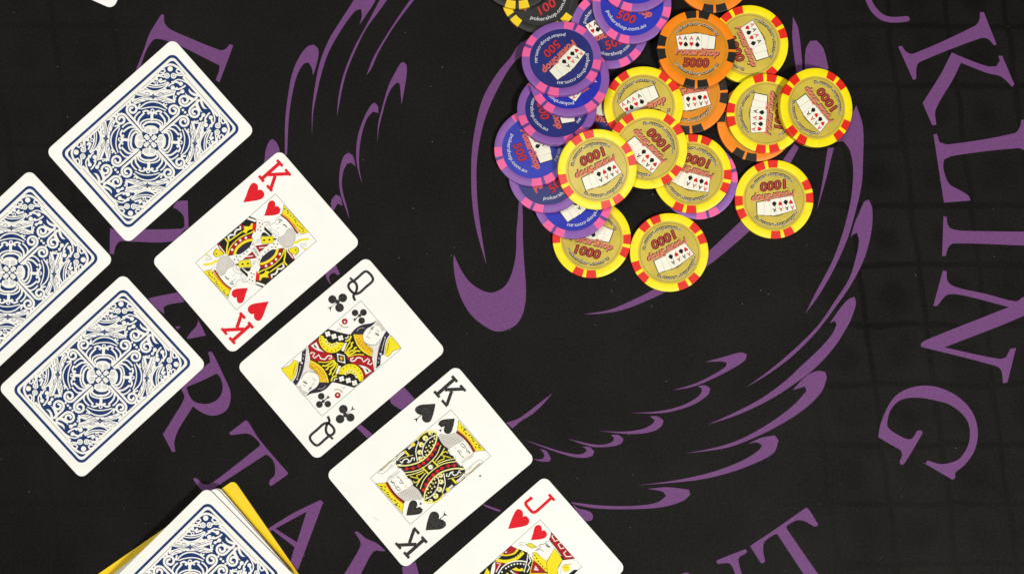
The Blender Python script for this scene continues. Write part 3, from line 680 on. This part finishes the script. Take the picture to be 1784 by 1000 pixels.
def court_jh():
    P = Print(FRC, sym(908.6, 1006.0)); P.outline = True; P.use('J6')
    P.poly('440,745 282,865 100,1030 -150,1250 300,1500 887,1060 1240,1050 1000,620 850,560 620,640', 'black', corner=20)
    P.stroke('450,745 560,772 700,760 820,700 915,610', 62, 'yellow')
    P.discs('490,720 535,728 580,735 628,735 675,725 720,715 762,700 805,680 845,650 880,620', 11, 'black', 6)
    P.poly('700,500 805,550 842,560 800,630 700,668 600,680 510,665 600,590', 'yellow')
    P.stroke('500,680 620,690 752,660 850,572', 11, 'black')
    P.poly('700,498 800,550 742,620 600,652 565,642 600,592', 'dred'); P.poly('590,610 615,592 640,605 615,625', 'pwhite')
    P.poly('440,780 590,800 520,860 440,960 420,900', 'dred'); P.stroke('455,800 520,808 440,960', 16, 'pwhite', corner=20)
    P.stroke('470,1000 565,862 702,785 860,762 985,782', 20, 'pwhite')
    P.poly('375,840 430,760 425,900 400,1000 340,1010', 'pwhite')
    P.discs('545,955 615,890 660,860 710,835 760,820 815,810 870,810 925,820', 16, 'pwhite', 7)
    P.poly('700,915 790,870 840,905 900,880 935,930 860,945', 'yellow'); P.poly('600,985 640,960 680,1000', 'yellow'); P.stroke('690,930 780,1000', 24, 'pwhite'); P.poly('760,930 860,1000 800,1010', 'red')
    P.stroke('1000,630 980,760 930,960', 16, 'pwhite'); P.stroke('1040,650 1020,700 1050,760 1000,830 1030,880 980,960', 18, 'pwhite')
    P.poly('280,880 340,960 310,1010 230,1000', 'yellow')
    P.use('J5')
    P.poly('230,688 270,680 350,740 440,800 462,960 420,960 250,800', 'yellow')
    P.poly('250,795 345,880 435,975 200,975', 'dred', corner=20); P.poly('275,868 322,940 250,935', 'pwhite', False); P.disc(282, 912, 9, 'black', 6)
    P.stroke('190,985 440,985', 14, 'yellow'); P.stroke('238,790 195,980', 10, 'yellow')
    P.discs('265,722 290,765 315,808 345,845 380,880 415,915', 11, 'black', 6)
    P.poly('545,620 602,680 667,790 602,902 592,1010 452,1010 440,880 440,820 502,700', 'yellow')
    P.poly('330,565 400,555 450,512 500,540 545,622 500,702 440,800 350,740 280,655', 'pwhite')
    P.poly('502,385 845,772 690,782 560,602 470,492 492,450', 'dred', corner=25)
    P.stroke('690,770 560,585 480,490', 9, 'brown')
    for q in ('520,428 515,450 555,520 600,500', '640,540 602,562 640,625 690,612', '720,655 682,690 720,742 800,735'): P.stroke(q, 15, 'pwhite', corner=20)
    for q in ('330,568 400,555 450,512', '270,655 310,640 352,640 390,662', '330,570 345,600 300,640'): P.stroke(q, 7, 'black')
    P.stroke('425,560 450,590 485,600', 24, 'line'); P.stroke('440,545 490,620', 7, 'line'); P.disc(345, 610, 13, 'grey')
    P.poly('130,565 200,540 300,600 215,615', 'yellow'); P.stroke('160,565 220,590 280,598', 5, 'olive')
    for q in ('20,560 60,535 130,540', '25,585 70,570 125,578', '60,600 100,590', '40,575 90,550', '650,890 700,840 800,840'): P.stroke(q, 4, 'hair')
    P.poly('668,792 845,772 945,885 890,932 832,930 742,1005 600,1005 594,925', 'pwhite', False); P.stroke('700,850 650,900 640,985', 5, 'hair'); P.disc(718, 905, 56, 'yellow', 14); P.stroke('680,880 720,900 750,890', 6, 'olive'); P.stroke('690,860 760,850 800,845', 10, 'olive')
    P.poly('740,1005 830,930 890,930 832,1005', 'black', corner=20)
    P.build('printed_court_figure', jh, local_conv(*a6), CT + 3e-6)
court_jh()

# the pile of cards on a yellow cut card
cutm = slab('cut_card_sheet', HU, HV, 9 * PX, 0.0009, [M['cut']])
x, y = world_xy(346.6, 1008.5, 0.001)
ct = thing('cut_card', 'yellow plastic cut card under the pile of cards at bottom left', 'cut card', (x, y, 6e-5), math.radians(34.6))
link('cut_card_sheet', cutm, ct)
NP = 26; z = 0.00098
for i in range(NP):
    f = i / (NP - 1)
    if i < 14: ang = 40.6 + random.uniform(-.35, .35) - (1.0 if i < 5 else 0); cx, cy = 336.5, 1025.5
    elif i < 20: ang = 41.9 + random.uniform(-.3, .3); cx, cy = 335.0, 1028.0
    else: ang = 44.5 + random.uniform(-.15, .15); cx, cy = 330.1, 1030.9
    cx += random.uniform(-.9, .9); cy += random.uniform(-.9, .9)
    top = i == NP - 1
    if top: cx, cy, ang = 330.1, 1030.9, 44.6
    back_card(cx, cy, ang, 'top card of the pile, blue patterned back, over the yellow cut card' if top else
              'white-edged card inside the pile between the top card and the yellow cut card', z, 'cards stacked in the pile' if not top else None, top)
    z += CT + 1.2e-5

# ---------------------------------------------------------------- poker chips
CHR, CHT = 68 * PX, 0.0030
def worn(m, amount=0.45):
    nt = m.node_tree; b = nt.nodes['Principled BSDF']; N = nt.nodes.new
    src = b.inputs['Base Color'].links[0].from_socket
    oi = N('ShaderNodeObjectInfo'); tc = N('ShaderNodeTexCoord'); add = N('ShaderNodeVectorMath'); add.operation = 'ADD'
    nt.links.new(tc.outputs['Object'], add.inputs[0]); nt.links.new(oi.outputs['Random'], add.inputs[1])
    n = N('ShaderNodeTexNoise'); n.inputs['Scale'].default_value = 260; n.inputs['Detail'].default_value = 5; n.inputs['Roughness'].default_value = 0.65
    nt.links.new(add.outputs[0], n.inputs['Vector'])
    r = N('ShaderNodeMapRange'); r.inputs['From Min'].default_value = 0.60; r.inputs['From Max'].default_value = 0.78; r.inputs['To Max'].default_value = amount
    nt.links.new(n.outputs['Fac'], r.inputs['Value'])
    mx = N('ShaderNodeMix'); mx.data_type = 'RGBA'; mx.inputs[7].default_value = (0.09, 0.07, 0.04, 1)
    nt.links.new(r.outputs['Result'], mx.inputs[0]); nt.links.new(src, mx.inputs[6]); nt.links.new(mx.outputs[2], b.inputs['Base Color'])
    return m
def chipmat(name, col, rough=0.42, **k): return worn(material(name, col, rough, 0.3, noise=0.05, nscale=300, bump=0.08, bscale=1500, **k))
CM = {
    'yellow': dict(rim=chipmat('chip_yellow', (0.90, 0.76, 0.004)), spot=chipmat('chip_red_spot', (0.74, 0.018, 0.006)), face=material('gold_inlay', (0.56, 0.43, 0.055), 0.42, 0.3, noise=0.10, nscale=120), bar=None),
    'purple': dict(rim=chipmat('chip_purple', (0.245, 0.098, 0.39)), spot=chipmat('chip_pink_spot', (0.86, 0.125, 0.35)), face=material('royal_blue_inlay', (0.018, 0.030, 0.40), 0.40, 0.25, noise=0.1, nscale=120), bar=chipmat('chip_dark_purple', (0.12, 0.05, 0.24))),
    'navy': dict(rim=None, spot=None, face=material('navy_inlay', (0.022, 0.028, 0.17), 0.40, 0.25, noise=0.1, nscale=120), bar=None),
    'orange': dict(rim=chipmat('chip_orange', (0.90, 0.235, 0.004)), spot=chipmat('chip_black_spot', (0.016, 0.015, 0.012)), face=material('copper_inlay', (0.66, 0.235, 0.010), 0.42, 0.3, noise=0.10, nscale=120), bar=None),
    'black': dict(rim=chipmat('chip_black', (0.018, 0.017, 0.015)), spot=chipmat('chip_golden_spot', (0.86, 0.60, 0.01)), face=material('black_inlay', (0.003, 0.003, 0.003), 0.4, 0.5), bar=None),
}
M['c_outline'] = material('chip_print_outline', (0.045, 0.022, 0.012), 0.55, 0.12)
M['c_coral'] = material('chip_print_coral', (0.62, 0.115, 0.065), 0.55, 0.12, noise=0.2, nscale=1500)
M['c_coral_light'] = material('chip_print_coral_light', (0.80, 0.33, 0.24), 0.55, 0.12)
M['c_maroon'] = material('chip_print_maroon', (0.10, 0.010, 0.008), 0.55, 0.12)
M['c_rose'] = material('chip_print_rose', (0.42, 0.06, 0.045), 0.55, 0.12)
M['c_redline'] = material('chip_print_red', (0.52, 0.035, 0.05), 0.55, 0.12)
M['c_white'] = material('chip_print_white', (0.58, 0.58, 0.60), 0.55, 0.12)
M['c_cream'] = material('chip_print_cream', (0.85, 0.83, 0.70), 0.55, 0.12)
M['c_greytext'] = material('chip_print_grey', (0.50, 0.46, 0.32), 0.55, 0.12)
M['c_black'] = material('chip_print_black', (0.008, 0.008, 0.008), 0.55, 0.12)
M['c_red'] = material('chip_print_suit_red', (0.60, 0.012, 0.015), 0.55, 0.12)
M['c_ring'] = material('chip_face_ring', (0.30, 0.22, 0.03), 0.55, 0.12)

def lathe(name, prof, mats, n=96):
    V = []; F = []
    for r, z in prof:
        for i in range(n):
            a = 2 * PI * i / n; V.append((r * math.cos(a), r * math.sin(a), z))
    for k in range(len(prof) - 1):
        F += [(k * n + i, k * n + (i + 1) % n, (k + 1) * n + (i + 1) % n, (k + 1) * n + i) for i in range(n)]
    F.append(tuple(reversed(range(n)))); F.append(tuple((len(prof) - 1) * n + i for i in range(n)))
    me = mesh_of(name, V, F, mats)
    me.polygons.foreach_set('use_smooth', [len(p.vertices) == 4 for p in me.polygons])
    me.set_sharp_from_angle(angle=math.radians(35)) if hasattr(me, 'set_sharp_from_angle') else None
    return me
R, T = CHR, CHT; e = 0.00022
rim_prof = [(R - e, 0), (R - e * .3, e * .3), (R, e), (R, T - e), (R - e * .3, T - e * .3), (R - e, T), (R * .815, T), (R * .80, T - 0.00008), (R * .792, T - 0.00022)]
def spot_mesh(name, mat, half, r0=0.815, proud=3e-5):
    prof = [(R * r0, T + proud), (R - e, T + proud), (R - e * .3 + proud, T - e * .3 + proud), (R + proud, T - e), (R + proud, e), (R - e * .3 + proud, e * .3 - proud), (R - e, -proud * .5)]
    n = 6; V = []; F = []; m = len(prof)
    for i in range(n + 1):
        a = math.radians(-half + 2 * half * i / n)
        V += [(r * math.cos(a), r * math.sin(a), z) for r, z in prof]
    for i in range(n): F += [(i * m + j, i * m + j + 1, (i + 1) * m + j + 1, (i + 1) * m + j) for j in range(m - 1)]
    # close the two cut ends and the inner step down into the rim
    b = len(V)
    for i in (0, n):
        for r, z in prof:
            a = math.radians(-half + 2 * half * i / n)
            V.append(((r - 2 * proud) * math.cos(a), (r - 2 * proud) * math.sin(a), z - 2 * proud if z > T / 2 else z))
    F += [(j, b + j, b + j + 1, j + 1) for j in range(m - 1)]
    F += [(n * m + j + 1, b + m + j + 1, b + m + j, n * m + j) for j in range(m - 1)]
    return mesh_of(name, V, F, [mat])
KIND = {}
for k in ('yellow', 'purple', 'orange', 'black'):
    d_ = CM[k]
    KIND[k] = dict(body=lathe('chip_body', rim_prof, [d_['rim']]),
                   spot=spot_mesh('edge_spot', d_['spot'], 7.8 if k != 'orange' else 8.6, 0.805),
                   bar=spot_mesh('edge_stripe', d_['bar'], 2.0, 0.815, 2e-5) if d_['bar'] else None)
def disc_mesh(name, r, z, mat, n=64):
    V = [(r * math.cos(2 * PI * i / n), r * math.sin(2 * PI * i / n), z) for i in range(n)]
    return mesh_of(name, V, [tuple(range(n))], [mat])
FZ = T - 0.00012
for k in ('yellow', 'orange'): worn(CM[k]['face'], 0.3)
for k in ('yellow', 'purple', 'navy', 'orange', 'black'):
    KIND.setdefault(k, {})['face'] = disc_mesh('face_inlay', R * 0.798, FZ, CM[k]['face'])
KIND['navy'].update(body=KIND['purple']['body'], spot=KIND['purple']['spot'], bar=KIND['purple']['bar'])

def text_geo(body, offset=0.0, shear=0.0, space=1.0):
    cu = bpy.data.curves.new('txt', 'FONT'); cu.body = body; cu.size = 1.0; cu.offset = offset; cu.shear = shear
    cu.space_character = space; cu.align_x = 'CENTER'; cu.resolution_u = 3
    o = bpy.data.objects.new('txt', cu); C.objects.link(o)
    bpy.context.view_layer.update()
    me = bpy.data.meshes.new_from_object(o)
    V = [(v.co.x, v.co.y) for v in me.vertices]; F = [tuple(p.vertices) for p in me.polygons]
    bpy.data.objects.remove(o); bpy.data.curves.remove(cu); bpy.data.meshes.remove(me)
    return V, F
def fit(V, ref, x0, x1, y0, y1):
    xs = [v[0] for v in ref]; ys = [v[1] for v in ref]; a, b, c, d2 = min(xs), max(xs), min(ys), max(ys)
    return [(x0 + (x - a) / (b - a) * (x1 - x0), y0 + (y - c) / (d2 - c) * (y1 - y0)) for x, y in V]
def text_mesh(name, layers, conv, zs):
    V = []; F = []; I = []; mats = []
    for (vv, ff, mat), z in zip(layers, zs):
        b = len(V); V += [(*conv(x, y), z) for x, y in vv]; F += [tuple(b + i for i in f) for f in ff]
        if mat not in mats: mats.append(mat)
        I += [mats.index(mat)] * len(ff)
    return mesh_of(name, V, F, [M[m] for m in mats], I)
flat = lambda x, y: (x * R, y * R)
def arc_conv(rad, top):
    if top: return lambda x, y: ((rad + y) * R * math.sin(x / rad), (rad + y) * R * math.cos(x / rad))
    return lambda x, y: ((rad - y) * R * math.sin(x / rad), -(rad - y) * R * math.cos(x / rad))
Z = [FZ + 8e-6, FZ + 13e-6, FZ + 18e-6]
ref = text_geo('PokerShop', 0, 0.25)
LT = {}
def shop(style):
    L = []
    if style == 'blue':
        L = [(fit(text_geo('PokerShop', 0.055, .25)[0], ref[0], -.54, .56, -.205, .03), text_geo('PokerShop', 0.055, .25)[1], 'c_rose')]
        g = text_geo('PokerShop', 0.012, .25); L.append((fit(g[0], ref[0], -.54, .56, -.205, .03), g[1], 'c_coral_light'))
        g = text_geo('PokerShop', -0.012, .25); L.append((fit(g[0], ref[0], -.54, .56, -.205, .03), g[1], 'c_redline'))
    else:
        g = text_geo('PokerShop', 0.055, .25); L.append(([(x + .012, y - .016) for x, y in fit(g[0], ref[0], -.54, .56, -.205, .03)], g[1], 'c_outline'))
        g = text_geo('PokerShop', 0.03, .25); L.append((fit(g[0], ref[0], -.54, .56, -.205, .03), g[1], 'c_coral_light'))
        g = text_geo('PokerShop', -0.004, .25); L.append((fit(g[0], ref[0], -.54, .56, -.205, .03), g[1], 'c_coral'))
    return text_mesh('shop_lettering', L, flat, Z)
def value(txt, style):
    r0 = text_geo(txt, 0, .1); hw = .08 * len(txt)
    box = (-.02 - hw, -.02 + hw, -.46, -.245); L = []
    spec = {'blue': ((.05, 'c_maroon'), (.012, 'c_redline')), 'gold': ((.075, 'c_maroon'), (.008, 'c_rose'))}[style]
    for off, m in spec:
        g = text_geo(txt, off, .1); L.append((fit(g[0], r0[0], *box), g[1], m))
    return text_mesh('value_number', L, flat, Z)
def web(top, style):
    t = 'pokershop.com.au'; r0 = text_geo(t, 0, 0); L = []; hw = .60
    box = (-hw, hw, -.035, .085) if top else (-hw, hw, -.06, .06)
    spec = {'blue': ((.015, 'c_white'),), 'gold': ((.085, 'c_outline'), (.012, 'c_greytext'))}[style]
    for off, m in spec:
        g = text_geo(t, off, 0); v = fit(g[0], r0[0], *box)
        if style == 'gold' and m == 'c_outline': v = [(x + .006, y - .010) for x, y in v]
        L.append((v, g[1], m))
    return text_mesh('web_address_lettering', L, arc_conv(.635, top), Z)
for st in ('blue', 'gold'):
    LT[st] = dict(shop=shop(st), wt=web(True, st), wb=web(False, st))
LT['yellow'] = value('1000', 'gold'); LT['purple'] = LT['navy'] = value('500', 'blue'); LT['orange'] = value('5000', 'gold'); LT['black'] = value('100', 'blue')
def fan():
    P = Print({}); P.f = None
    P.poly([(-.545, .335), (-.02, .43), (.29, .385), (.50, .345), (.47, .0), (.02, -.03), (-.475, -.045)], 'c_outline', False)
    for q in ([(.02, .40), (.485, .34), (.452, .015), (.03, .0)], [(-.03, .413), (.31, .375), (.27, .0), (-.02, -.01)], [(-.20, .39), (.12, .41), (.13, -.01), (-.13, -.02)], [(-.37, .362), (-.02, .41), (.01, -.02), (-.28, -.02)], [(-.535, .33), (-.21, .385), (-.16, -.02), (-.47, -.03)]):
        P.poly(q, 'c_outline', False)
        cx = sum(a for a, b in q) / 4; cy = sum(b for a, b in q) / 4
        P.poly([(cx + (a - cx) * .975, cy + (b - cy) * .98) for a, b in q], 'c_cream', False)
    A = text_geo('A', .02)
    for k, (ax, sx, col) in enumerate(((-.43, -.41, 'c_red'), (-.29, -.28, 'c_black'), (-.135, -.135, 'c_red'), (.03, .015, 'c_black'))):
        P.raw(fit(A[0], A[0], ax - .05, ax + .05, .22, .33), A[1], col)
        h = [(0, -.07), (-.045, -.01), (-.05, .03), (-.03, .05), (-.01, .045), (0, .03), (.01, .045), (.03, .05), (.05, .03), (.045, -.01)]
        if col == 'c_red': P.poly([(sx + a, .13 + b) for a, b in h], col, False)
        else:
            P.poly([(sx + a * 1.15, .13 - b * 1.0 - .01) for a, b in reversed(h)], col, False); P.poly([(sx, .13), (sx + .03, .055), (sx - .03, .055)], col, False)
    return P.build('printed_card_fan', None, flat, FZ + 4e-6, 1.5e-6).data
fan_mesh = fan()
for o in list(C.objects):
    if o.name == 'printed_card_fan': bpy.data.objects.remove(o)
Pr = Print({}); Pr.f = None; Pr.ring(0, 0, .738, .752, 'c_ring', 64); Pr.ring(0, 0, .435, .447, 'c_ring', 40)
ringo = Pr.build('face_ring', None, flat, FZ + 2e-6); ring_mesh = ringo.data; bpy.data.objects.remove(ringo)

def chip(kind, px, py, zt, b, c, theta, phase, label):
    """zt: height of the top-face centre (mm); b, c: slopes of the chip's plane; theta: reading direction; phase: first pair of edge spots"""
    zt /= 1000; x, y = world_xy(px, py, zt)
    n = Vector((-b, -c, 1)).normalized()
    org = Vector((x, y, zt)) - n * CHT
    q = n.to_track_quat('Z', 'Y')
    xd = Vector((math.cos(math.radians(theta)), math.sin(math.radians(theta)), 0)); xd = (xd - n * xd.dot(n)).normalized()
    yd = n.cross(xd); mat = Matrix((xd, yd, n)).transposed(); q = mat.to_quaternion()
    cat = 'poker chip'
    grp = {'yellow': 'yellow poker chips of the heap', 'purple': 'purple poker chips of the heap', 'navy': 'purple poker chips of the heap', 'orange': 'orange poker chips of the heap', 'black': 'black poker chips of the heap'}[kind]
    t = thing('poker_chip', label, cat, org, q, grp)
    K = KIND[kind]
    link('chip_body', K['body'], t)
    for j in range(4):
        for s in (-1, 1):
            o = link('edge_spot', K['spot'], t); o.rotation_euler = (0, 0, math.radians(phase - theta + 90 * j + s * 10.6))
        if K['bar']:
            o = link('edge_stripe', K['bar'], t); o.rotation_euler = (0, 0, math.radians(phase - theta + 90 * j))
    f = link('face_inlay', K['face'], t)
    st = 'blue' if kind in ('purple', 'navy', 'black') else 'gold'
    if st == 'gold': link('face_ring', ring_mesh, f)
    link('printed_card_fan', fan_mesh, f)
    link('shop_lettering', LT[st]['shop'], f); link('value_number', LT[kind], f)
    link('web_address_lettering', LT[st]['wt'], f); link('web_address_lettering', LT[st]['wb'], f)
    return t
#CHIPS
for row in (
    ('yellow', 1031, 416, 3.1, 0.0, 0.0, -14, 78.5, 'yellow 1000 chip at the bottom left of the heap, half under a purple chip'),
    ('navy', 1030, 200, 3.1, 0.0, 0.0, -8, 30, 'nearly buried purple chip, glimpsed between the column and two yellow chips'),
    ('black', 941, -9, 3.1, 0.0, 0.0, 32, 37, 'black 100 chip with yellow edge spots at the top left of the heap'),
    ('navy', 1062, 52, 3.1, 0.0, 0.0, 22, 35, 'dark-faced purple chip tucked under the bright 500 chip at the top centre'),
    ('purple', 1217, 314, 3.1, 0.0, 0.0, 40, 15, 'purple chip showing only a crescent under a yellow chip, right side of the heap'),
    ('orange', 1318, 213, 3.1, 0.0, 0.0, 60, 71, 'orange chip mostly hidden under the yellow chip left of the rightmost one'),
    ('orange', 1199, 165, 4.73, 0.075, -0.027, 187, 4, 'orange chip with upside-down print, just below the fully visible orange 5000 chip'),
    ('yellow', 1121, 185, 7.04, 0.039, -0.014, 28, 44, 'yellow chip left of the orange 5000 chip, lower part covered by another yellow chip'),
    ('orange', 1243, -46, 3.1, 0.0, 0.0, 10, 2, 'orange chip cut off by the top edge of the picture'),
    ('yellow', 1305, 78, 3.1, 0.0, 0.0, -67, 28.5, 'yellow chip at upper right, tucked under the right side of the orange 5000 chip'),
    ('purple', 998, 348, 5.9, 0.061, -0.121, 222, 58, 'lowest purple chip of the cascade, bright blue face, lying on the lowest left yellow chip'),
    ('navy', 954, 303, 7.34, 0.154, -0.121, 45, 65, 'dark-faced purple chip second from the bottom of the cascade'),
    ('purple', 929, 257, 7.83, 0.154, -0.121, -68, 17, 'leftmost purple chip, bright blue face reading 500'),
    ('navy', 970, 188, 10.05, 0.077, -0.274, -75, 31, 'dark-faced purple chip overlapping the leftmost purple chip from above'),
    ('purple', 992, 138, 10.74, 0.084, -0.236, 135, 45, 'bright-faced purple chip directly under the topmost chip of the purple column'),
    ('black', 901, -53, 6.2, 0.0, 0.0, 10, 0, 'black chip cut off by the top edge, lying on the black 100 chip'),
    ('purple', 1101, 8, 6.2, 0.0, 0.0, -21, 67, 'bright-faced purple 500 chip at the top centre of the heap'),
    ('purple', 1108, -48, 9.3, 0.0, 0.0, 0, 65, 'purple chip cut off by the top edge of the picture above the bright 500 chip'),
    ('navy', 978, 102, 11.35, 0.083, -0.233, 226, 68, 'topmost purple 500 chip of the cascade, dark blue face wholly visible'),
    ('yellow', 1206, 303, 6.2, 0.0, 0.0, 163, 78, 'yellow 1000 chip resting on the chip that shows as a purple crescent'),
    ('yellow', 1128, 260, 10.3, 0.039, 0.061, 134, 43, 'yellow 1000 chip in the middle of the heap between three other yellow chips'),
    ('yellow', 1041, 296, 15.52, -0.124, 0.15, 206, 25.5, 'uppermost yellow 1000 chip at the centre left, resting on the purple cascade'),
    ('yellow', 1335, 198, 6.2, 0.0, 0.0, 84, 2, 'yellow chip overlapped by the rightmost chip, print turned sideways'),
    ('yellow', 1423, 188, 8.09, -0.24, -0.005, 131.5, 53.5, 'rightmost yellow 1000 chip, leaning on the edge of its neighbour'),
    ('orange', 1214, 86, 8.39, -0.049, -0.098, -1, 88, 'orange 5000 chip with black edge spots, wholly visible and upright'),
    ('yellow', 1349, 347.5, 3.1, 0.0, 0.0, 188, 13, 'yellow 1000 chip lying alone on the cloth at the right below the heap'),
    ('yellow', 1166, 440, 3.1, 0.0, 0.0, 208, 33, 'yellow 1000 chip lying alone on the cloth at the bottom of the heap'),
):
    chip(*row)
